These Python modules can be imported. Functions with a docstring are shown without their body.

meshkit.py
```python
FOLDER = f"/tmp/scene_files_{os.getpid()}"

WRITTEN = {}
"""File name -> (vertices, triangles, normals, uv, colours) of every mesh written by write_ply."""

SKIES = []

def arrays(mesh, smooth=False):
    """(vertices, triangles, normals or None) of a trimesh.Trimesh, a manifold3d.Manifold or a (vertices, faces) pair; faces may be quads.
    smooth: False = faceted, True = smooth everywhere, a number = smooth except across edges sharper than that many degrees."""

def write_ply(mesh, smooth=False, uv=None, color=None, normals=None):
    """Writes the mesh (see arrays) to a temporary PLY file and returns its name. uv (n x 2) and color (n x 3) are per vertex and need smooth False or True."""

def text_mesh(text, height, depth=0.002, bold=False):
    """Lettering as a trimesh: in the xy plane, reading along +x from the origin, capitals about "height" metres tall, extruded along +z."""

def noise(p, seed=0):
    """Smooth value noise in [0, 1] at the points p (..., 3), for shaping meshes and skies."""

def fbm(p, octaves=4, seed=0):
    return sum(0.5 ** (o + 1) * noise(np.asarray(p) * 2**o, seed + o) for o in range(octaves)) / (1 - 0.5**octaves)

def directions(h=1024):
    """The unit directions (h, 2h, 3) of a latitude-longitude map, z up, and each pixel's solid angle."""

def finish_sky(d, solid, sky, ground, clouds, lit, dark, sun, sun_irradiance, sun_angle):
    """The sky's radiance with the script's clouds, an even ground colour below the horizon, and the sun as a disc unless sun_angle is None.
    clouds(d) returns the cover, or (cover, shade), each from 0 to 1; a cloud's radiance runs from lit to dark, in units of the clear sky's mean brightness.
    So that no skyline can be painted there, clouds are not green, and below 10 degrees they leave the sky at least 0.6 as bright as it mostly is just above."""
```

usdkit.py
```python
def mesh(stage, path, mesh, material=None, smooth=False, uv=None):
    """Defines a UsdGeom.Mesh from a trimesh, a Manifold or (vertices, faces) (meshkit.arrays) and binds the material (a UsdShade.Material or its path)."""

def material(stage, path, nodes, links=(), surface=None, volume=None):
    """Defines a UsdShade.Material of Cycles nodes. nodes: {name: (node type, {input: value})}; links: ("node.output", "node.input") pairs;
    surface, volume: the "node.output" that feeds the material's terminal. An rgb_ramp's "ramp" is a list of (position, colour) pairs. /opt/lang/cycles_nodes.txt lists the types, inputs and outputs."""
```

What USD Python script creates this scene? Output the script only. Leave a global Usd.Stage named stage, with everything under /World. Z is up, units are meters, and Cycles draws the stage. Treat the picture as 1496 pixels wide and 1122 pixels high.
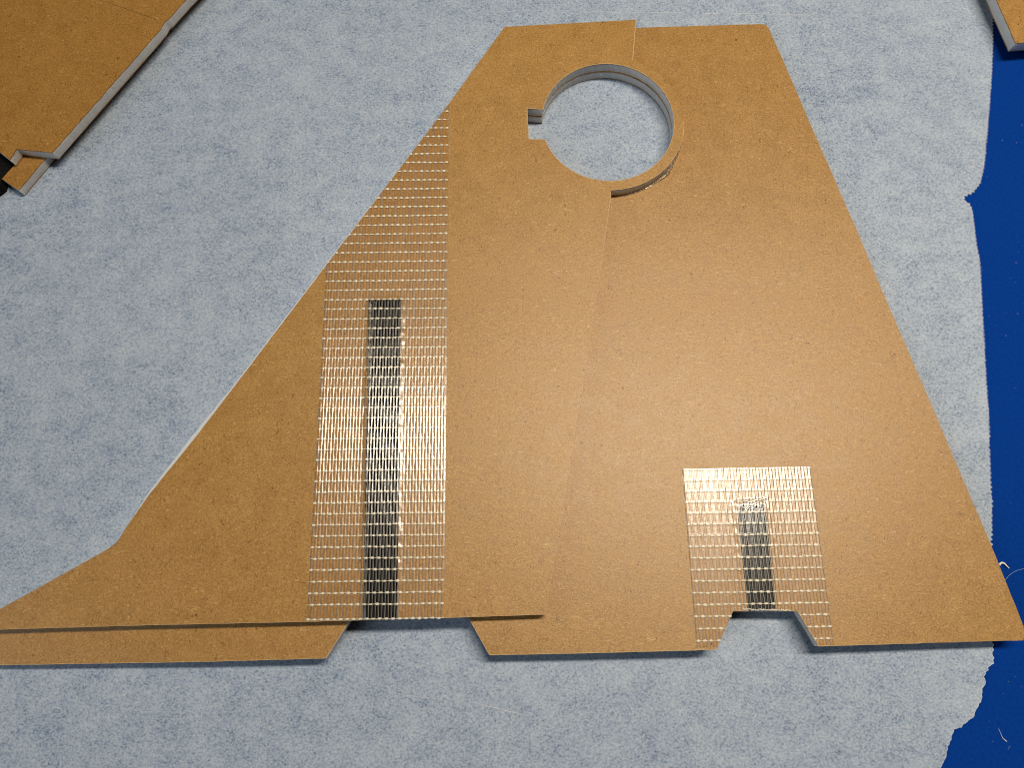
import math, random
import numpy as np, trimesh, manifold3d as m3d
import shapely
from shapely.geometry import Polygon, LineString, Point, box
from shapely import affinity
import usdkit, meshkit
from pxr import Usd, UsdGeom, UsdLux, UsdShade, Gf, Sdf

rng = np.random.default_rng(7)
stage = Usd.Stage.CreateInMemory()
UsdGeom.SetStageUpAxis(stage, UsdGeom.Tokens.z)
UsdGeom.SetStageMetersPerUnit(stage, 1.0)
UsdGeom.Xform.Define(stage, '/World')
UsdGeom.Scope.Define(stage, '/World/Looks')

# ---------------------------------------------------------------- camera, lamps
TILT, HCAM, FPX = math.radians(14.3), 301.0, 1150.0      # mm, px of a 1496 px wide frame
cam = UsdGeom.Camera.Define(stage, '/World/camera')
cam.AddTranslateOp().Set(Gf.Vec3d(0, 0, HCAM / 1000))
cam.AddRotateXOp().Set(math.degrees(TILT))
cam.CreateHorizontalApertureAttr(36.0)
cam.CreateVerticalApertureAttr(36.0 * 769 / 1024)
cam.CreateFocalLengthAttr(36.0 * FPX / 1496)
cam.CreateClippingRangeAttr(Gf.Vec2f(0.01, 50))
cam.CreateExposureAttr(0.0)


def rect_light(name, loc, target, w, h, intensity, color):
    l = UsdLux.RectLight.Define(stage, '/World/' + name)
    l.CreateWidthAttr(w); l.CreateHeightAttr(h)
    l.CreateIntensityAttr(intensity); l.CreateColorAttr(Gf.Vec3f(*color))
    m = Gf.Matrix4d().SetLookAt(Gf.Vec3d(*loc), Gf.Vec3d(*target), Gf.Vec3d(0, 1, 0)).GetInverse()
    l.AddTransformOp().Set(m)
    return l


# a long tube lamp above the far side of the bench, and the cool light of the room
rect_light('tube_lamp', (0.265, 0.272, 0.86), (0.265, 0.10, 0.0), 0.62, 0.085, 55.0, (1.0, 0.88, 0.71))
rect_light('room_light', (-1.75, -0.75, 1.35), (0.0, 0.08, 0.0), 1.6, 1.6, 1.9, (0.82, 0.92, 1.0))

# ---------------------------------------------------------------- helpers
NAMES = {}


def numbered(parent, name):
    k = NAMES.get((parent, name), -1) + 1
    NAMES[(parent, name)] = k
    return f'{parent}/{name}' + (f'_{k:03d}' if k else '')


def path_of(p):
    return '/World' if p is None else str(p.GetPath())


def tag(p, label=None, category=None, group=None, kind=None):
    for k, v in (('label', label), ('category', category), ('group', group), ('kind', kind)):
        if v:
            p.SetCustomDataByKey(k, v)
    return p


def obj(name, mesh, mat, parent=None, smooth=False, scale=0.001, **t):
    """one Mesh prim; mesh in millimetres"""
    v, f = mesh if isinstance(mesh, tuple) else (np.asarray(mesh.vertices), np.asarray(mesh.faces))
    m = usdkit.mesh(stage, numbered(path_of(parent), name), (np.asarray(v) * scale, f), mat, smooth=smooth)
    return tag(m.GetPrim(), **t)


def thing(name, label, category, group=None):
    x = UsdGeom.Xform.Define(stage, numbered('/World', name))
    return tag(x.GetPrim(), label, category, group)


def lift(X, Y):
    """the glued board is bowed: its near edge springs off the bench by a few millimetres"""
    A = np.interp(X, [-190, -72, -12, 60, 90, 130, 185], [0.6, 4.2, 4.6, 5.8, 6.1, 5.8, 4.6])
    return A * np.clip((118.0 - Y) / 145.0, 0, 1.3) ** 1.5


def bench_point(x, y, z, bowed=False):
    """where the line of sight through a measured photo point meets the height z (mm)"""
    a, b = (x - 748) / FPX, -(y - 561) / FPX
    d = (a, b * math.cos(TILT) + math.sin(TILT), b * math.sin(TILT) - math.cos(TILT))
    zz = z
    for _ in range(6 if bowed else 1):
        s = (zz - HCAM) / d[2]
        X, Y = d[0] * s, d[1] * s
        if bowed:
            zz = z + float(lift(X, Y))
    return X, Y


def pts(P, z, bowed=False):
    return [bench_point(x, y, z, bowed) for x, y in P]


def arc(c, r, p0, p1, n, ccw):
    a0 = math.atan2(p0[1] - c[1], p0[0] - c[0]); a1 = math.atan2(p1[1] - c[1], p1[0] - c[0])
    if ccw and a1 < a0: a1 += 2 * math.pi
    if not ccw and a1 > a0: a1 -= 2 * math.pi
    return [(c[0] + r * math.cos(a), c[1] + r * math.sin(a)) for a in np.linspace(a0, a1, n)]


def rough(poly, amp, step=1.6, seed=0):
    """a hand-cut outline: small waver along every edge"""
    r = np.random.default_rng(seed)
    def ring(c):
        L = LineString(c); n = max(8, int(L.length / step))
        corners = [L.project(Point(p)) for p in c[:-1]]
        ss = sorted(set(list(np.round(np.linspace(0, L.length, n, endpoint=False), 3)) + list(np.round(corners, 3))))
        P = np.array([L.interpolate(s).coords[0] for s in ss])
        k = r.normal(0, 1, (len(P), 2)); k = (k + np.roll(k, 1, 0) + np.roll(k, -1, 0)) / 1.7
        return P + k * amp
    return Polygon(ring(list(poly.exterior.coords)), [ring(list(i.coords)) for i in poly.interiors]).buffer(0)


def slab(poly, z0, z1, refine=5.0, bow=None):
    """poly (mm) extruded from z0 to z1, finely triangulated, then bowed"""
    geoms = getattr(poly, 'geoms', [poly])
    V, Fc, o = [], [], 0
    for g in geoms:
        g = shapely.geometry.polygon.orient(g)
        cs = m3d.CrossSection([np.array(g.exterior.coords)[:-1]] + [np.array(i.coords)[:-1] for i in g.interiors], m3d.FillRule.EvenOdd)
        M = m3d.Manifold.extrude(cs, z1 - z0).translate((0, 0, z0)).refine_to_length(refine)
        m = M.to_mesh(); v = np.array(m.vert_properties[:, :3], float); f = np.array(m.tri_verts)
        V.append(v); Fc.append(f + o); o += len(v)
    v, f = np.vstack(V), np.vstack(Fc)
    if bow is not None:
        v[:, 2] += bow(v[:, 0], v[:, 1])
    return v, f


def cut(poly, z0, z1, holes, refine=5.0, bow=None):
    """slab minus pockets [(poly, z0, z1)]"""
    def ext(g, a, b):
        g = shapely.geometry.polygon.orient(g)
        cs = m3d.CrossSection([np.array(g.exterior.coords)[:-1]] + [np.array(i.coords)[:-1] for i in g.interiors], m3d.FillRule.EvenOdd)
        return m3d.Manifold.extrude(cs, b - a).translate((0, 0, a))
    M = ext(poly, z0, z1)
    for g, a, b in holes:
        M = M - ext(g, a, b)
    m = M.refine_to_length(refine).to_mesh()
    v = np.array(m.vert_properties[:, :3], float)
    if bow is not None:
        v[:, 2] += bow(v[:, 0], v[:, 1])
    return v, np.array(m.tri_verts)


def tube(P, rx, rz, n=6, flat_bottom=False):
    """a bent thread of elliptic section; rx, rz may vary along it"""
    P = np.asarray(P, float); m = len(P)
    rx = np.broadcast_to(rx, m); rz = np.broadcast_to(rz, m)
    T = np.gradient(P, axis=0); T[:, 2] = 0
    T /= np.maximum(np.linalg.norm(T, axis=1, keepdims=True), 1e-9)
    S = np.c_[T[:, 1], -T[:, 0], np.zeros(m)]
    a = np.linspace(0, 2 * math.pi, n, endpoint=False)
    V = P[:, None, :] + S[:, None, :] * (np.cos(a)[None, :, None] * rx[:, None, None])
    V[:, :, 2] += np.sin(a)[None, :] * rz[:, None]
    V = V.reshape(-1, 3); F = []
    for i in range(m - 1):
        for j in range(n):
            b, c = i * n + j, i * n + (j + 1) % n
            F += [(b, b + n, c), (c, b + n, c + n)]
    for j in range(1, n - 1):
        F += [(0, j, j + 1), ((m - 1) * n, (m - 1) * n + j + 1, (m - 1) * n + j)]
    return V, np.array(F)


def join(ms):
    V, Fc, o = [], [], 0
    for v, f in ms:
        V.append(v); Fc.append(np.asarray(f) + o); o += len(v)
    return np.vstack(V), np.vstack(Fc)


# ---------------------------------------------------------------- materials
def L(name):
    return '/World/Looks/' + name


def mat(name, nodes, links, surface):
    return usdkit.material(stage, L(name), nodes, links, surface=surface)


def kraft(name, tint=(1, 1, 1), shift=0.0):
    c = lambda r, g, b: (r * tint[0], g * tint[1], b * tint[2])
    return mat(name, {
        'g': ('geometry', {}),
        'mp': ('mapping', {'location': (shift, shift * 0.7, 0)}),
        'mpf': ('mapping', {'location': (shift, 0, 0), 'scale': (1.0, 0.45, 1.0), 'rotation': (0, 0, 0.35)}),
        'mpf2': ('mapping', {'location': (shift, 0.3, 0), 'scale': (0.45, 1.0, 1.0), 'rotation': (0, 0, -0.5)}),
        'grain': ('noise_texture', {'scale': 1500.0, 'detail': 3.0, 'roughness': 0.75}),
        'cloud': ('noise_texture', {'scale': 130.0, 'detail': 4.0, 'roughness': 0.6}),
        'fib': ('noise_texture', {'scale': 1150.0, 'detail': 2.0, 'roughness': 0.6, 'distortion': 1.6}),
        'fib2': ('noise_texture', {'scale': 1050.0, 'detail': 2.0, 'roughness': 0.6, 'distortion': 1.8}),
        'speck': ('noise_texture', {'scale': 420.0, 'detail': 1.0, 'roughness': 0.5}),
        'base': ('rgb_ramp', {'ramp': [(0.25, c(0.250, 0.122, 0.027)), (0.5, c(0.380, 0.204, 0.055)), (0.75, c(0.53, 0.315, 0.100))]}),
        'cr': ('rgb_ramp', {'ramp': [(0.3, (0.86, 0.85, 0.82)), (0.7, (1.0, 1.0, 1.0))]}),
        'm1': ('mix', {'mix_type': 'multiply', 'fac': 1.0}),
        'fr': ('rgb_ramp', {'ramp': [(0.30, (0.50, 0.44, 0.36)), (0.40, (1, 1, 1))]}),
        'm2': ('mix', {'mix_type': 'multiply', 'fac': 0.9}),
        'f2r': ('rgb_ramp', {'ramp': [(0.60, (0, 0, 0)), (0.74, (1, 1, 1))]}),
        'm3': ('mix', {'color2': c(0.66, 0.44, 0.20)}),
        'f2m': ('math', {'math_type': 'multiply', 'value2': 0.6}),
        'f2b': ('rgb_to_bw', {}),
        'sr': ('rgb_ramp', {'ramp': [(0.17, (0.34, 0.24, 0.14)), (0.22, (1, 1, 1))]}),
        'm4': ('mix', {'mix_type': 'multiply', 'fac': 1.0}),
        'hsum': ('math', {'math_type': 'add'}),
        'bmp': ('bump', {'strength': 0.36, 'distance': 0.00012}),
        'rr': ('map_range', {'from_min': 0.3, 'from_max': 0.7, 'to_min': 0.365, 'to_max': 0.42}),
        'p': ('principled_bsdf', {'specular_ior_level': 0.55, 'specular_tint': (1.0, 0.93, 0.85)}),
    }, [('g.position', 'mp.vector'), ('g.position', 'mpf.vector'), ('g.position', 'mpf2.vector'),
        ('mp.vector', 'grain.vector'), ('mp.vector', 'cloud.vector'), ('mpf.vector', 'fib.vector'), ('mpf2.vector', 'fib2.vector'),
        ('mp.vector', 'speck.vector'),
        ('grain.fac', 'base.fac'), ('cloud.fac', 'cr.fac'), ('base.color', 'm1.color1'), ('cr.color', 'm1.color2'),
        ('fib.fac', 'fr.fac'), ('m1.color', 'm2.color1'), ('fr.color', 'm2.color2'),
        ('fib2.fac', 'f2r.fac'), ('f2r.color', 'f2b.color'), ('f2b.val', 'f2m.value1'), ('f2m.value', 'm3.fac'), ('m2.color', 'm3.color1'),
        ('speck.fac', 'sr.fac'), ('m3.color', 'm4.color1'), ('sr.color', 'm4.color2'),
        ('grain.fac', 'hsum.value1'), ('fib2.fac', 'hsum.value2'), ('hsum.value', 'bmp.height'),
        ('cloud.fac', 'rr.value'), ('rr.result', 'p.roughness'),
        ('m4.color', 'p.base_color'), ('bmp.normal', 'p.normal')], 'p.BSDF')


KRAFT = kraft('kraft_paper')
KRAFT2 = kraft('kraft_paper_other_sheet', (0.97, 0.97, 1.0), 0.37)
KRAFT3 = kraft('kraft_paper_dark', (0.90, 0.84, 0.74), 0.71)

FOAM = mat('white_foam', {
    'g': ('geometry', {}), 'n': ('noise_texture', {'scale': 900.0, 'detail': 3.0, 'roughness': 0.7}),
    'r': ('rgb_ramp', {'ramp': [(0.25, (0.84, 0.83, 0.80)), (0.65, (0.95, 0.94, 0.91))]}),
    'b': ('bump', {'strength': 0.5, 'distance': 0.0002}),
    'p': ('principled_bsdf', {'roughness': 0.75, 'specular_ior_level': 0.3, 'subsurface_weight': 0.6, 'subsurface_scale': 0.003, 'subsurface_radius': (1.0, 0.95, 0.85)})},
    [('g.position', 'n.vector'), ('n.fac', 'r.fac'), ('r.color', 'p.base_color'), ('n.fac', 'b.height'), ('b.normal', 'p.normal')], 'p.BSDF')

WAX = mat('wax_paper', {
    'g': ('geometry', {}),
    'mp': ('mapping', {'scale': (0.9, 1.08, 1.0)}),
    'fine': ('noise_texture', {'scale': 1350.0, 'detail': 3.0, 'roughness': 0.8, 'distortion': 0.4}),
    'mid': ('noise_texture', {'scale': 105.0, 'detail': 4.0, 'roughness': 0.62}),
    'big': ('noise_texture', {'scale': 17.0, 'detail': 2.0, 'roughness': 0.5}),
    'w1': ('math', {'math_type': 'multiply', 'value2': 0.95}),
    'w2': ('math', {'math_type': 'multiply_add', 'value2': 0.25}),
    'w3': ('math', {'math_type': 'multiply_add', 'value2': 0.11}),
    'ramp': ('rgb_ramp', {'ramp': [(0.40, (0.032, 0.055, 0.125)), (0.51, (0.130, 0.184, 0.295)), (0.59, (0.260, 0.328, 0.440)), (0.68, (0.338, 0.405, 0.505)), (0.84, (0.47, 0.53, 0.61))]}),
    'sx': ('separate_xyz', {}),
    'b': ('bump', {'strength': 0.3, 'distance': 0.00008}),
    'p': ('principled_bsdf', {'roughness': 0.48, 'specular_ior_level': 0.35})},
    [('g.position', 'mp.vector'), ('mp.vector', 'fine.vector'), ('mp.vector', 'mid.vector'), ('g.position', 'big.vector'),
     ('fine.fac', 'w1.value1'), ('mid.fac', 'w2.value1'), ('w1.value', 'w2.value3'), ('big.fac', 'w3.value1'), ('w2.value', 'w3.value3'),
     ('w3.value', 'ramp.fac'), ('ramp.color', 'p.base_color'), ('fine.fac', 'b.height'), ('b.normal', 'p.normal')], 'p.BSDF')

CREASE = mat('wax_paper_crease', {'p': ('principled_bsdf', {'base_color': (0.52, 0.54, 0.56), 'roughness': 0.5})}, [], 'p.BSDF')
TORN = mat('torn_paper_fibre', {'p': ('principled_bsdf', {'base_color': (0.56, 0.59, 0.63), 'roughness': 0.8, 'specular_ior_level': 0.2})}, [], 'p.BSDF')

BLUE = mat('blue_cloth', {
    'g': ('geometry', {}),
    'wx': ('wave_texture', {'bands_direction': 'x', 'scale': 480.0, 'distortion': 1.5, 'detail': 1.0, 'detail_scale': 1.0}),
    'wy': ('wave_texture', {'bands_direction': 'y', 'scale': 480.0, 'distortion': 1.5, 'detail': 1.0, 'detail_scale': 1.0}),
    'a': ('math', {'math_type': 'multiply'}),
    'n': ('noise_texture', {'scale': 900.0, 'detail': 3.0, 'roughness': 0.7}),
    's': ('math', {'math_type': 'multiply_add', 'value2': 0.12}),
    'r': ('rgb_ramp', {'ramp': [(0.15, (0.0005, 0.025, 0.185)), (0.5, (0.0008, 0.036, 0.245)), (0.95, (0.003, 0.050, 0.30))]}),
    'b': ('bump', {'strength': 0.2, 'distance': 0.0001}),
    'p': ('principled_bsdf', {'roughness': 0.85, 'specular_ior_level': 0.05})},
    [('g.position', 'wx.vector'), ('g.position', 'wy.vector'), ('g.position', 'n.vector'), ('wx.fac', 'a.value1'), ('wy.fac', 'a.value2'),
     ('a.value', 's.value1'), ('n.fac', 's.value3'), ('s.value', 'r.fac'), ('r.color', 'p.base_color'), ('s.value', 'b.height'), ('b.normal', 'p.normal')], 'p.BSDF')

CARBON = mat('carbon_strip', {
    'g': ('geometry', {}), 'mp': ('mapping', {'scale': (1, 0.03, 1)}),
    'n': ('noise_texture', {'scale': 2500.0, 'detail': 2.0}),
    'r': ('rgb_ramp', {'ramp': [(0.35, (0.002, 0.002, 0.003)), (0.7, (0.008, 0.008, 0.009))]}),
    'p': ('principled_bsdf', {'roughness': 0.30, 'specular_ior_level': 0.06})},
    [('g.position', 'mp.vector'), ('mp.vector', 'n.vector'), ('n.fac', 'r.fac'), ('r.color', 'p.base_color')], 'p.BSDF')

FILM = mat('tape_film', {
    'g': ('geometry', {}),
    'n': ('noise_texture', {'scale': 520.0, 'detail': 2.0, 'roughness': 0.6}),
    'b': ('bump', {'strength': 0.12, 'distance': 0.0001}),
    't': ('transparent_bsdf', {'color': (0.985, 0.98, 0.965)}),
    'gl': ('glossy_bsdf', {'roughness': 0.19, 'color': (1, 1, 1)}),
    'f': ('fresnel', {'IOR': 1.58}),
    'm': ('mix_closure', {})},
    [('g.position', 'n.vector'), ('n.fac', 'b.height'), ('b.normal', 'gl.normal'), ('b.normal', 'f.normal'),
     ('f.fac', 'm.fac'), ('t.BSDF', 'm.closure1'), ('gl.BSDF', 'm.closure2')], 'm.closure')


def fibre(name, col, opacity, rough_, spec=0.6):
    return mat(name, {
        't': ('transparent_bsdf', {}),
        'p': ('principled_bsdf', {'base_color': col, 'roughness': rough_, 'specular_ior_level': spec}),
        'm': ('mix_closure', {'fac': opacity})},
        [('t.BSDF', 'm.closure1'), ('p.BSDF', 'm.closure2')], 'm.closure')


WEFT = fibre('weft_glass_fibre', (0.74, 0.71, 0.62), 0.90, 0.55, 0.3)
WARP = fibre('warp_glass_fibre', (0.46, 0.44, 0.39), 0.38, 0.32, 0.9)
GLUE = mat('hot_glue', {'p': ('principled_bsdf', {'base_color': (0.92, 0.88, 0.78), 'roughness': 0.12, 'transmission_weight': 0.9, 'ior': 1.45})}, [], 'p.BSDF')
GLOSS = mat('glint_film', {
    't': ('transparent_bsdf', {}), 'gl': ('glossy_bsdf', {'roughness': 0.22}), 'm': ('mix_closure', {'fac': 0.35})},
    [('t.BSDF', 'm.closure1'), ('gl.BSDF', 'm.closure2')], 'm.closure')
BLACK = mat('matte_black', {
    'g': ('geometry', {}), 'n': ('noise_texture', {'scale': 1500.0, 'detail': 2.0}),
    'r': ('rgb_ramp', {'ramp': [(0.3, (0.003, 0.003, 0.003)), (0.7, (0.012, 0.011, 0.011))]}),
    'p': ('principled_bsdf', {'roughness': 0.95, 'specular_ior_level': 0.1})},
    [('g.position', 'n.vector'), ('n.fac', 'r.fac'), ('r.color', 'p.base_color')], 'p.BSDF')
LINT = mat('white_lint', {'p': ('principled_bsdf', {'base_color': (0.80, 0.78, 0.76), 'roughness': 0.8})}, [], 'p.BSDF')

# ---------------------------------------------------------------- the setting: blue cloth bench top
tb = trimesh.creation.box((2400, 1800, 18)); tb.apply_translation((0, 100, -9))
obj('table_top', tb, BLUE, label='deep blue cloth-covered bench top under everything', category='table', kind='structure')

# ---------------------------------------------------------------- waxed paper sheet with a serrated, torn right edge
EDGE = [(1449, -40), (1449.5, 18), (1450, 61), (1448.5, 116), (1445.5, 152), (1442, 189), (1439.4, 220), (1438, 236), (1435.5, 253), (1432, 267), (1427, 275),
        (1421, 281.6), (1415, 284), (1409.6, 286), (1408, 289.3), (1410, 293), (1415.5, 297), (1420, 304), (1422, 318), (1424, 340), (1427, 364), (1431, 382),
        (1433, 418), (1436, 470), (1438, 505), (1440.5, 560), (1444, 610), (1445.5, 645), (1447, 700), (1449, 738), (1447.5, 794), (1448, 860), (1450.5, 940),
        (1451, 959), (1450.4, 969), (1441, 977), (1438.6, 989), (1436.5, 1005), (1433, 1013), (1433.4, 1023.5), (1428, 1031), (1422, 1044), (1414, 1055),
        (1403, 1062), (1393, 1067.5), (1386.7, 1083), (1384, 1096), (1381, 1109), (1374, 1120), (1366, 1150)]
edge = LineString(pts(EDGE, 0.4))
n_t = int(edge.length / 0.90)
teeth = []
for i, s in enumerate(np.linspace(0, edge.length, n_t)):
    p, q = edge.interpolate(s), edge.interpolate(min(s + 0.2, edge.length))
    if q.distance(p) < 1e-6:
        q, p2 = p, edge.interpolate(s - 0.2); d = np.array([q.x - p2.x, q.y - p2.y])
    else:
        d = np.array([q.x - p.x, q.y - p.y])
    d /= np.linalg.norm(d); nrm = np.array([-d[1], d[0]])
    torn = p.y < -22                                      # the lower corner is torn, not cut on the serrated bar
    a = (0.42 * (1 if i % 2 else -1) + rng.normal(0, 0.13)) if not torn else 0.45 * math.sin(s * 0.9) * math.sin(s * 2.3 + 1) * 0.7 + rng.normal(0, 0.2)
    teeth.append((p.x + nrm[0] * a, p.y + nrm[1] * a))
sheet = Polygon(teeth + [(teeth[-1][0], -220), (-380, -220), (-380, 420), (teeth[0][0], 420)]).buffer(0)
if sheet.geom_type != 'Polygon':
    sheet = max(sheet.geoms, key=lambda g: g.area)


def paper_z(X, Y):
    X, Y = np.asarray(X), np.asarray(Y)
    n = meshkit.noise(np.c_[X, Y, 0 * X] * 0.035, 3)
    near = np.zeros_like(X)
    m = X > 150
    if m.any():
        D = shapely.distance(edge, shapely.points(X[m], Y[m]))
        near[m] = np.clip(1 - D / 7.0, 0, 1) ** 2 * (0.35 + 0.25 * np.sin(Y[m] * 0.11))
    return 0.12 + 0.10 * n + near


v, f = slab(sheet, 0.0, 0.09, refine=5.0)
v[:, 2] += paper_z(v[:, 0], v[:, 1])
paper = obj('wax_paper', (v, f), WAX, smooth=25, label='mottled grey-blue translucent waxed paper sheet with ragged serrated right edge', category='paper sheet')
# pale torn fibres along the very edge, and old crease lines
rim = sheet.intersection(edge.buffer(1.2)).difference(sheet.buffer(-0.16)).buffer(0)
v, f = slab(rim, 0.095, 0.13, refine=3.0)
v[:, 2] += paper_z(v[:, 0], v[:, 1])
obj('torn_edge', (v, f), TORN, paper, label='pale torn fibres along the serrated edge')


def ribbon_on(P, w, h, zfun, z0, seed, breaks=0.0):
    r = np.random.default_rng(seed)
    Ls = LineString(P); n = max(6, int(Ls.length / 1.5)); out = []
    q = np.array([Ls.interpolate(s).coords[0] for s in np.linspace(0, Ls.length, n)])
    z = zfun(q[:, 0], q[:, 1]) + z0
    ww = w * (0.55 + 0.45 * r.random(n)) * np.sin(np.linspace(0.25, math.pi - 0.25, n)) ** 0.5
    i = 0
    while i < n - 2:
        k = n if not breaks else int(r.integers(4, 14))
        j = min(n, i + k)
        if j - i >= 3:
            out.append(tube(np.c_[q[i:j], z[i:j]], ww[i:j], h, 6))
        i = j + (0 if not breaks else int(r.random() < breaks) * int(r.integers(1, 6)))
    return join(out)


for i, (P, w) in enumerate([([(846, 16), (960, 17.5), (1080, 19), (1196, 21.5)], 0.16), ([(700, 1029), (728, 1036), (764, 1045)], 0.14),
                            ([(560, 1008), (590, 1016), (640, 1022)], 0.09), ([(600, 968), (612, 977)], 0.10),
                            ([(640, 60), (700, 58), (735, 55)], 0.07), ([(542, 925), (548, 938)], 0.12)]):
    obj('crease', ribbon_on(pts(P, 0.3), w, 0.03, paper_z, 0.10, 40 + i, 0.35), CREASE, paper)

# ---------------------------------------------------------------- the main glued board
UP, LO = 10.6, 5.2                                        # tops of the upper and lower sheets before bowing
TH = 0.58                                                 # kraft facing thickness
bow = lambda X, Y: lift(X, Y)
C = (39.9, 187.1); RH, RR = 27.6, 31.6

seam_top = bench_point(892.5, 279, UP, True)
step_top = bench_point(924, 87, UP, True)
outline = pts([(-72, 922), (0, 890), (60, 857), (120, 823.5), (145, 809.6), (160, 800.5), (168.6, 794.6), (176, 785), (182, 774), (220, 720), (284.7, 640), (346, 560),
               (478, 385), (655, 152), (737, 38.5), (840, 33), (929, 28)], UP, True)
upper = Polygon(outline + [step_top] + arc(C, RR, step_top, seam_top, 40, False) +
                pts([(892.5, 285), (872, 432), (850, 577), (838, 650), (824, 738), (797, 898), (650, 903), (450, 908.5), (200, 914), (0, 920), (-72, 922.5)], UP, True)).buffer(0)
kn = pts([(770, 157.6), (800, 159.6), (800, 203.5), (772.3, 202.6)], UP)
hole = Point(C).buffer(RH, 64).union(Polygon(kn)).buffer(0)
upper_cut = upper.difference(hole)

LOWDIAG = [(-80, 935), (0, 897), (110, 836), (147, 812), (171, 793), (190.3, 760.7), (215.8, 720), (279.8, 637), (340.7, 562.3), (474, 387), (651.6, 155.2), (735, 41)]
right_side = [(929, 40), (1020, 37), (1114, 34.5), (1119, 35.5), (1123, 41), (1146, 92), (1184, 181), (1256, 346), (1350, 566), (1449, 799), (1495, 914), (1497, 925), (1495, 936)]
bottom_side = [(1345, 940), (1196, 944.5), (1165, 893.5), (1071, 893.5), (1047, 949), (1010, 950.5), (860, 954.5), (715, 957.5), (686.5, 906), (672, 880), (520, 884), (511, 906), (476, 962), (300, 967), (0, 972), (-90, 974)]
lower = Polygon(pts(LOWDIAG + right_side + bottom_side, LO, True)).buffer(0)
lower_cut = lower.difference(hole)
LOWKRAFT = [(x + 13, y + 3) if 100 < x else (x + 12, y + 14) for x, y in LOWDIAG[:-1]] + [(752, 60), (929, 44)]
lower_face = Polygon(pts(LOWKRAFT + right_side + bottom_side, LO, True)).buffer(0).intersection(lower).difference(hole)

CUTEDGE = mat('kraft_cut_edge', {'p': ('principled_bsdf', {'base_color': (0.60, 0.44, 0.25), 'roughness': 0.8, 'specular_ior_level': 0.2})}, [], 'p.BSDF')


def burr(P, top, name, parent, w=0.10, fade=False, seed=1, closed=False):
    """the pale fuzzy lip a knife leaves along a cut facing; fade imitates a lit line dying out"""
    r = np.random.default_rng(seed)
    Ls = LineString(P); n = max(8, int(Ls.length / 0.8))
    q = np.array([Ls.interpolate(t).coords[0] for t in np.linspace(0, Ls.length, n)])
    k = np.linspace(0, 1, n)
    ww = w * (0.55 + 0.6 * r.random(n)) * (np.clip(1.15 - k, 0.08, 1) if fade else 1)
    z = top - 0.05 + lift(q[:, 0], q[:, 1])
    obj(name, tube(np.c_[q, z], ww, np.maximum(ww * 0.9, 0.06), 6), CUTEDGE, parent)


# slots for the carbon strips
slotL = Polygon(pts([(538.5, 438.5), (586, 438), (580.5, 903.6), (529.5, 905.2)], UP, True))
stripL = Polygon(pts([(543.5, 442), (583.5, 441.5), (577.8, 902.4), (532.8, 903.6)], UP, True))
slotR = Polygon(pts([(1076, 739), (1118, 736.5), (1134.5, 896), (1093, 897.5)], LO, True))
stripR = Polygon(pts([(1078, 741.5), (1115.8, 739.5), (1132, 891.8), (1094.8, 892.6)], LO, True))

panel = thing('foam_board_model', 'large brown kraft-faced foam board cutout with round hole and two tape strips', 'foam board')


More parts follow.
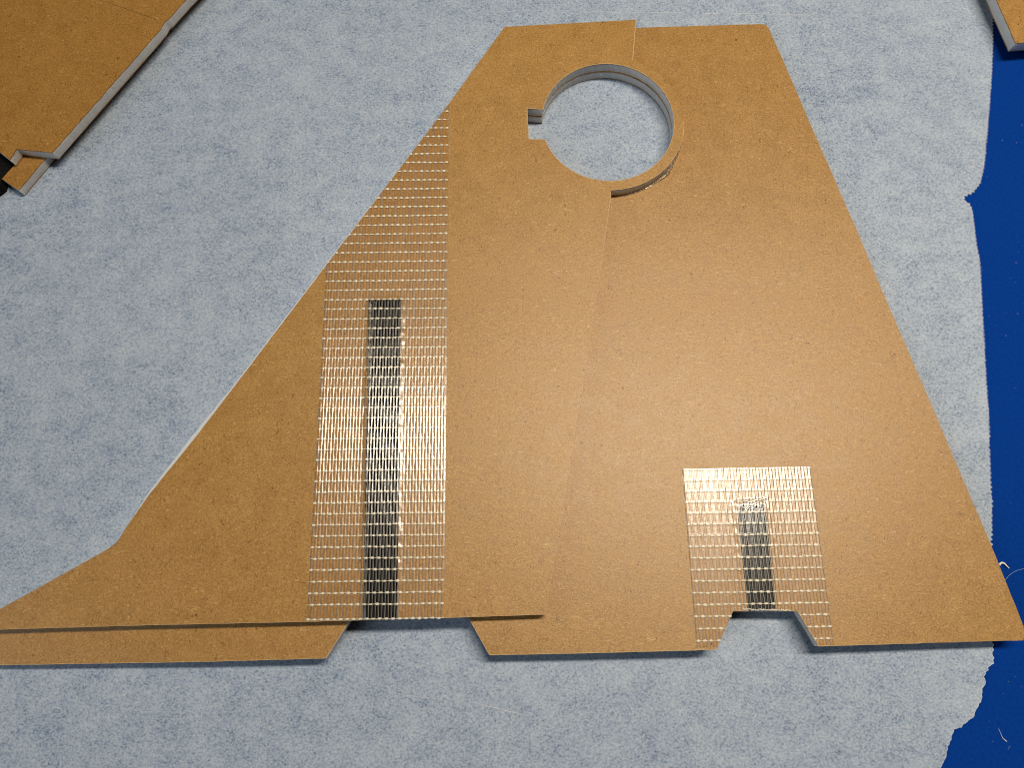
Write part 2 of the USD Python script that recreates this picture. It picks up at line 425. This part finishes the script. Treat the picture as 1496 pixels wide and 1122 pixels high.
def board(parent, poly, face_poly, top, thick, pocket, pocket_depth, faceM, bowf, seed, name, refine=5.0, lbl=None, under_poly=None, spill=0.08):
    """white foam sheet with a kraft facing on each side; pocket: slot for a strip"""
    core_p = rough(poly.buffer(spill, join_style=2), 0.045, 1.3, seed)
    z0 = top - thick
    holes = [(pocket.buffer(0.02), top - pocket_depth, top + 1)] if pocket is not None else []
    core = obj(name, cut(core_p, z0 + TH, top - TH, holes, refine, bowf), FOAM, parent, label=lbl)
    fp = rough(face_poly, 0.035, 1.1, seed + 1)
    if pocket is not None:
        fp = fp.difference(pocket)
    obj('facing', slab(fp, top - TH, top, refine, bowf), faceM, core)
    up = rough((under_poly or poly).buffer(-0.05), 0.04, 1.6, seed + 2)
    obj('facing', slab(up, z0, z0 + TH, refine * 1.6, bowf), faceM, core)
    return core


lower_core = board(panel, lower_cut, lower_face, LO, 4.9, slotR, 3.0, KRAFT2, bow, 11, 'lower_board', lbl='wide lower foam board with stepped tabs')
upper_core = board(panel, upper_cut, upper_cut, UP, 5.3, slotL, 3.0, KRAFT, bow, 21, 'upper_board', spill=0.06, lbl='upper foam board glued on the left with a ring round the hole')

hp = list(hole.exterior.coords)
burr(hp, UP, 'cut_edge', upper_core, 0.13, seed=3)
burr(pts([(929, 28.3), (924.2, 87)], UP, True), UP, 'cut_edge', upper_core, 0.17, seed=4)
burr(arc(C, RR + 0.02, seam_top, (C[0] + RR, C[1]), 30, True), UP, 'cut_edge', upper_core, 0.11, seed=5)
burr(pts([(892.5, 285), (872, 432), (850, 577), (838, 650)], UP, True), UP, 'cut_edge', upper_core, 0.15, fade=True, seed=6)  # pale lip on the seam, tapered to imitate its lit line fading
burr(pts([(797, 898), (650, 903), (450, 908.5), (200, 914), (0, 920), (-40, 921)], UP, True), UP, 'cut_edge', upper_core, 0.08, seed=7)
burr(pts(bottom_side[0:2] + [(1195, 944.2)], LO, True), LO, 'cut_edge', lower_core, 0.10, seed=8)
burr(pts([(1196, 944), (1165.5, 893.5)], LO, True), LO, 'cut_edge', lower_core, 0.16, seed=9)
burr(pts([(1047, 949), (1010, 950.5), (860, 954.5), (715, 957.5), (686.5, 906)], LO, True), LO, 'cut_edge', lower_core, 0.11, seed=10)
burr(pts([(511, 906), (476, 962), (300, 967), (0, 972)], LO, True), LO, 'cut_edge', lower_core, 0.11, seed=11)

obj('carbon_strip', slab(stripL, UP - 2.9, UP + 0.26, 6.0, bow), CARBON, panel, label='long black carbon strip under the left tape')
obj('carbon_strip', slab(stripR, LO - 2.9, LO + 0.18, 6.0, bow), CARBON, panel, label='short black carbon strip above the notch')


# ---------------------------------------------------------------- glass-fibre tape
def smooth01(x):
    x = np.clip(x, 0, 1); return x * x * (3 - 2 * x)


def tape(label, corner, edge_dir, width, length, rows, n_warp, base_z, clip, strip, slot, seed, sag):
    """corner: lower right corner; v runs along the strip, u across it to the left"""
    r = np.random.default_rng(seed)
    d = np.array(edge_dir) / np.linalg.norm(edge_dir); n = np.array([-d[1], d[0]])
    W = lambda u, v: (corner[0] + d[0] * v + n[0] * u, corner[1] + d[1] * v + n[1] * u)
    pitch = width / n_warp
    wsp = np.diff(rows).mean()

    def sink(X, Y):
        """the tape sags into the slot and bridges the strip's edge"""
        P = shapely.points(X, Y)
        out = np.where(shapely.contains(strip, P), 0.0, shapely.distance(strip.exterior, P))
        s = smooth01((sag[0] + 0.7 * meshkit.noise(np.c_[X * 0.5, Y * 0.55, 0 * X + seed], seed) - out) / (sag[0] - 0.1))
        return sag[1] * s

    def base(X, Y):
        return base_z + lift(X, Y) + sink(X, Y)

    sheet = Polygon([W(0, 0), W(0, length), W(width, length), W(width, 0)]).intersection(clip)
    # film
    nu, nv = int(width / 0.144), int(length / 0.40)
    uu, vv = np.meshgrid(np.linspace(0, width, nu + 1), np.linspace(0, length, nv + 1), indexing='ij')
    X, Y = W(uu, vv)
    ph = r.uniform(0, 6.28)
    k = np.floor(uu / pitch).astype(int)
    jit = r.normal(0, 1, n_warp + 2)
    ridge = 0.080 * (1 + 0.15 * jit[np.clip(k, 0, n_warp)]) * (0.5 - 0.5 * np.cos(2 * math.pi * uu / pitch))
    row_i = np.interp(vv, rows, np.arange(len(rows)), left=0, right=len(rows) - 1)
    over = np.cos(math.pi * (row_i + k)) * 0.016
    weft = 0
    for rv in rows:
        weft = weft + 0.018 * np.exp(-((vv - rv - 0.0) / 0.32) ** 2)
    wob = 0.022 * meshkit.noise(np.c_[(uu * 0.16).ravel(), (vv * 0.10).ravel(), np.full(uu.size, seed)], seed).reshape(uu.shape)
    Z = base(X.ravel(), Y.ravel()).reshape(X.shape) + 0.27 + ridge + over + weft + wob
    edge_fall = smooth01(np.minimum.reduce([uu, width - uu, vv + 0.25]) / 0.7)
    Z = Z - 0.10 * (1 - edge_fall)
    V = np.c_[X.ravel(), Y.ravel(), Z.ravel()]
    i, j = np.meshgrid(np.arange(nu), np.arange(nv), indexing='ij')
    a = (i * (nv + 1) + j).ravel(); b = a + nv + 1
    F = np.vstack([np.c_[a, a + 1, b + 1], np.c_[a, b + 1, b]])
    cen = V[F].mean(1)
    keep = shapely.contains_xy(clip, cen[:, 0], cen[:, 1])
    F = F[keep]; used = np.unique(F); mp = np.zeros(len(V), int); mp[used] = np.arange(len(used))
    film = obj('reinforcing_tape', (V[used], mp[F]), FILM, panel, smooth=True, label=label)

    def pieces(P2):
        g = LineString(P2).intersection(clip)
        return [s for s in getattr(g, 'geoms', [g]) if s.geom_type == 'LineString' and s.length > 0.4]

    # cross threads, thick where they ride over a lengthwise one
    for q, rv in enumerate(rows):
        ms = []
        slope = r.normal(0, 0.06)
        for s in pieces([W(0.05, rv), W(width - 0.05, rv + slope)]):
            m = max(4, int(s.length / (pitch / 8)))
            P = np.array([s.interpolate(t).coords[0] for t in np.linspace(0, s.length, m)])
            u = (P - np.array(corner)) @ n
            phase = u / pitch + q + 0.5
            bump = np.clip(0.55 + 0.62 * np.cos(math.pi * phase), 0, 1) ** 1.2
            jj = 1 + 0.28 * np.interp(u, np.linspace(0, width, 60), r.normal(0, 1, 60))
            rx = 0.10 + 0.31 * bump * jj
            P = P + d[None, :] * (0.05 * np.interp(u, np.linspace(0, width, 25), r.normal(0, 1, 25)))[:, None]
            z = base(P[:, 0], P[:, 1]) + 0.17 + 0.05 * bump
            ms.append(tube(np.c_[P, z], np.clip(rx, 0.09, 0.55), 0.06 + 0.04 * bump, 8))
        for piece in ms:
            obj('weft_thread', piece, WEFT, film, smooth=True)
    # lengthwise threads
    for q in range(n_warp + 1):
        u0 = min(max(q * pitch + r.normal(0, 0.045), 0.12), width - 0.12) if q else 0.12
        ms = []
        for s in pieces([W(u0, 0.02), W(u0, length - 0.02)]):
            m = max(4, int(s.length / 0.55))
            P = np.array([s.interpolate(t).coords[0] for t in np.linspace(0, s.length, m)])
            vv1 = (P - np.array(corner)) @ d
            ri = np.interp(vv1, rows, np.arange(len(rows)))
            P = P + n[None, :] * (0.022 * np.interp(vv1, np.linspace(0, length, 40), r.normal(0, 1, 40)))[:, None]
            z = base(P[:, 0], P[:, 1]) + 0.12 + 0.035 * np.cos(math.pi * (ri + q))
            ms.append(tube(np.c_[P, z], 0.125 + 0.015 * r.normal(), 0.07, 6))
        for piece in ms:
            obj('warp_thread', piece, WARP, film, smooth=True)
    return film, W, base


def bp(x, y, z):
    return np.array(bench_point(x, y, z, True))


# left tape: 48 mm wide, runs up from the near edge to the slanted edge
o, e = bp(648.5, 904, UP), bp(655.5, 150, UP)
LL = np.linalg.norm(e - o)
dL = (e - o) / LL
vrow = lambda y, x=651: float((bp(x, y, UP) - o) @ dL)
r0, r1 = vrow(162), vrow(408.6)
sp = (r0 - r1) / 19
rowsL = [0.25] + list(np.arange(r1 - sp * math.floor((r1 - 2.2) / sp), LL, sp))
clipL = upper_cut.buffer(0.05)
tape('wide glass-fibre tape strip up the left side over the long carbon strip', o, e - o, 48.0, LL, np.array(rowsL), 42, UP, clipL, stripL, slotL, 5, (2.1, 0.30))

# right tape: ends on the near edge and is cut round the notch
o, e = bp(1218.5, 943, LO), bp(1184, 682, LO)
LR = np.linalg.norm(e - o)
rowsR = np.linspace(2.3, LR - 0.35, 16)
clipR = lower_cut.buffer(0.04)
tapeR, WR, baseR = tape('short glass-fibre tape patch round the notch', o, e - o, 48.2, LR, rowsR, 40, LO, clipR, stripR, slotR, 9, (3.0, 0.24))

# ---------------------------------------------------------------- dried hot glue along the ring step
gp = []
for t in np.linspace(math.radians(-78), math.radians(-14), 40):
    k = (t - math.radians(-78)) / math.radians(64)
    rr = RR + 0.35 + 0.5 * math.exp(-((k - 0.55) / 0.16) ** 2)
    gp.append((C[0] + rr * math.cos(t), C[1] + rr * math.sin(t), LO + 0.12 + 0.25 * math.exp(-((k - 0.55) / 0.12) ** 2)))
gp = np.array(gp)
w = 0.18 + 0.75 * np.exp(-((np.linspace(0, 1, 40) - 0.58) / 0.10) ** 2) + 0.12 * rng.random(40)
gv, gf = tube(gp, w, w * 0.55, 10)
gv[:, 2] += lift(gv[:, 0], gv[:, 1]); gv += rng.normal(0, 0.05, gv.shape)
obj('glue_bead', (gv, gf), GLUE, panel, smooth=True, label='clear dried glue along the ring step')

fr = np.random.default_rng(4)
fe = np.array([bench_point(x, y, LO, True) for x, y in np.c_[np.linspace(1084, 1156, 46), np.linspace(890.5, 892.0, 46)]])
fe = fe + fr.normal(0, 0.12, fe.shape)
fz = LO + lift(fe[:, 0], fe[:, 1]) + 0.12 + 0.35 * fr.random(46) * np.sin(np.linspace(0.2, 2.9, 46))
obj('crinkled_tape_end', tube(np.c_[fe, fz], 0.12 + 0.22 * fr.random(46), 0.10 + 0.1 * fr.random(46), 6), WEFT, tapeR, smooth=True,
    label='crinkled tape end over the notch')

wr = np.random.default_rng(12)  # sideways ridges added to the film so it catches a lamp glint
ms = []
for yy, x0, x1 in ((733.5, 1081, 1121), (737, 1079, 1112), (741, 1080, 1118), (745, 1084, 1116), (729, 1108, 1124)):
    n = 40; k = np.linspace(0, 1, n)
    w_ = np.convolve(wr.normal(0, 1, n + 4), np.ones(5) / 5, 'valid')
    q = np.array([bench_point(x, y, LO + 0.5, True) for x, y in np.c_[np.linspace(x0, x1, n), yy - 2.5 * k + 2.6 * w_]])
    z = LO + 0.52 + lift(q[:, 0], q[:, 1])
    ms.append(tube(np.c_[q, z], (0.16 + 0.18 * wr.random(n)) * np.sin(np.pi * (0.04 + 0.92 * k)) ** 0.5, 0.10 + 0.12 * wr.random(n), 8))
for m_ in ms:
    obj('glint_ridge', m_, GLOSS, tapeR, smooth=True, label='added film ridge that catches a glint over the strip end')

# ---------------------------------------------------------------- board at the far left corner
side = thing('foam_board_assembly', 'darker stacked kraft foam board with small stepped tab, at upper left corner', 'foam board')
ua = Polygon(pts([(330, -62), (271, -1), (246, 27), (241, 30.5), (235, 41), (156, 131), (76, 222.5), (24, 217), (13.5, 232.5), (-20, 206), (-110, 130), (-110, -62)], UP))
la = Polygon(pts([(300, -50), (233, 45), (66, 231), (27, 277), (2.5, 261), (40, 220), (-20, 190), (-100, 130), (-100, -50)], LO))
flat = lambda X, Y: 0 * X
board(side, la, la, LO, 4.9, None, 0, KRAFT3, flat, 31, 'lower_board', refine=9)
core = board(side, ua, ua, UP, 5.3, None, 0, KRAFT3, flat, 41, 'upper_board', refine=9)
obj('score_line', ribbon_on(pts([(138, -3), (178, 10), (232, 29)], UP), 0.10, 0.02, flat, UP, 77), BLACK, side)
bs = Polygon(pts([(14, 236), (20, 241), (3, 262), (1, 272), (-70, 330), (-90, 200), (-8, 218)], 4.6))  # plain black shape filling the gap beside the tab
obj('block', slab(rough(bs, 0.08, 1.5, 3), 0.5, 5.1, 4.0), BLACK, side, label='black strap beside the tab')

# ---------------------------------------------------------------- board at the far right corner
off = thing('foam_board_offcut', 'kraft foam board corner over the blue cloth, at upper right corner', 'foam board')
oa = Polygon(pts([(1431, -62), (1457, 1), (1484.5, 62.5), (1540, 58), (1620, 52), (1620, -62)], UP + 0.6))
ob = Polygon(pts([(1462, -62), (1480, 1), (1506, 44), (1540, 42), (1620, 36), (1620, -62)], LO + 0.4))
board(off, ob, ob, LO + 0.4, 5.2, None, 0, KRAFT3, flat, 51, 'lower_board', refine=9)
board(off, oa, oa, UP + 0.6, 5.6, None, 0, KRAFT, flat, 61, 'upper_board', refine=9)

# ---------------------------------------------------------------- lint
c = np.array(pts([(1460.5, 826), (1461.5, 823.5), (1464, 822.3), (1467, 823.3), (1470.5, 827), (1474.5, 830.5)], 0.6))
ss = LineString(c); q = np.array([ss.interpolate(t, normalized=True).coords[0] for t in np.linspace(0, 1, 24)])
q = np.c_[q, 0.45 + 0.25 * np.sin(np.linspace(0, math.pi, 24))]
obj('lint', tube(q, np.linspace(0.42, 0.20, 24), 0.22, 8), LINT, smooth=True, label='curled white scrap of lint on the blue cloth beside the panel edge', category='lint')
c = np.array(pts([(1459, 1065), (1462, 1072), (1465, 1079), (1471, 1084)], 0.3))
ss = LineString(c); q = np.array([ss.interpolate(t, normalized=True).coords[0] for t in np.linspace(0, 1, 24)])
obj('lint', tube(np.c_[q, np.full(24, 0.25)], 0.05 + 0.11 * np.linspace(0, 1, 24) ** 2, 0.08, 6), LINT, smooth=True,
    label='thin white fibre on the blue cloth near the lower right corner', category='lint')
c = np.array(pts([(1468, 849), (1475, 840), (1485, 834), (1500, 830)], 0.2))
ss = LineString(c); q = np.array([ss.interpolate(t, normalized=True).coords[0] for t in np.linspace(0, 1, 24)])
obj('lint', tube(np.c_[q, np.full(24, 0.12)], 0.035, 0.04, 5), LINT, smooth=True,
    label='faint hair-thin fibre arching on the blue cloth below the curled lint', category='lint')
ms = []
for _ in range(60):
    if rng.random() < 0.75:
        x, y = rng.uniform(1425, 1500), rng.uniform(90, 1120)
    else:
        x, y = rng.uniform(0, 1400), rng.uniform(0, 1120)
    X, Y = bench_point(x, y, 0.3)
    z = (float(paper_z(np.array([X]), np.array([Y]))[0]) + 0.12) if sheet.contains(Point(X, Y)) else 0.04
    s = trimesh.creation.icosphere(1, 1.0); s.apply_scale(rng.uniform(0.04, 0.13)); s.apply_scale((rng.uniform(0.6, 2.0), 1, 0.6))
    s.apply_transform(trimesh.transformations.rotation_matrix(rng.uniform(0, 3), (0, 0, 1))); s.apply_translation((X, Y, z))
    ms.append((np.asarray(s.vertices), np.asarray(s.faces)))
obj('dust', join(ms), LINT, label='tiny pale dust specks scattered over the cloth and paper', category='dust', kind='stuff')
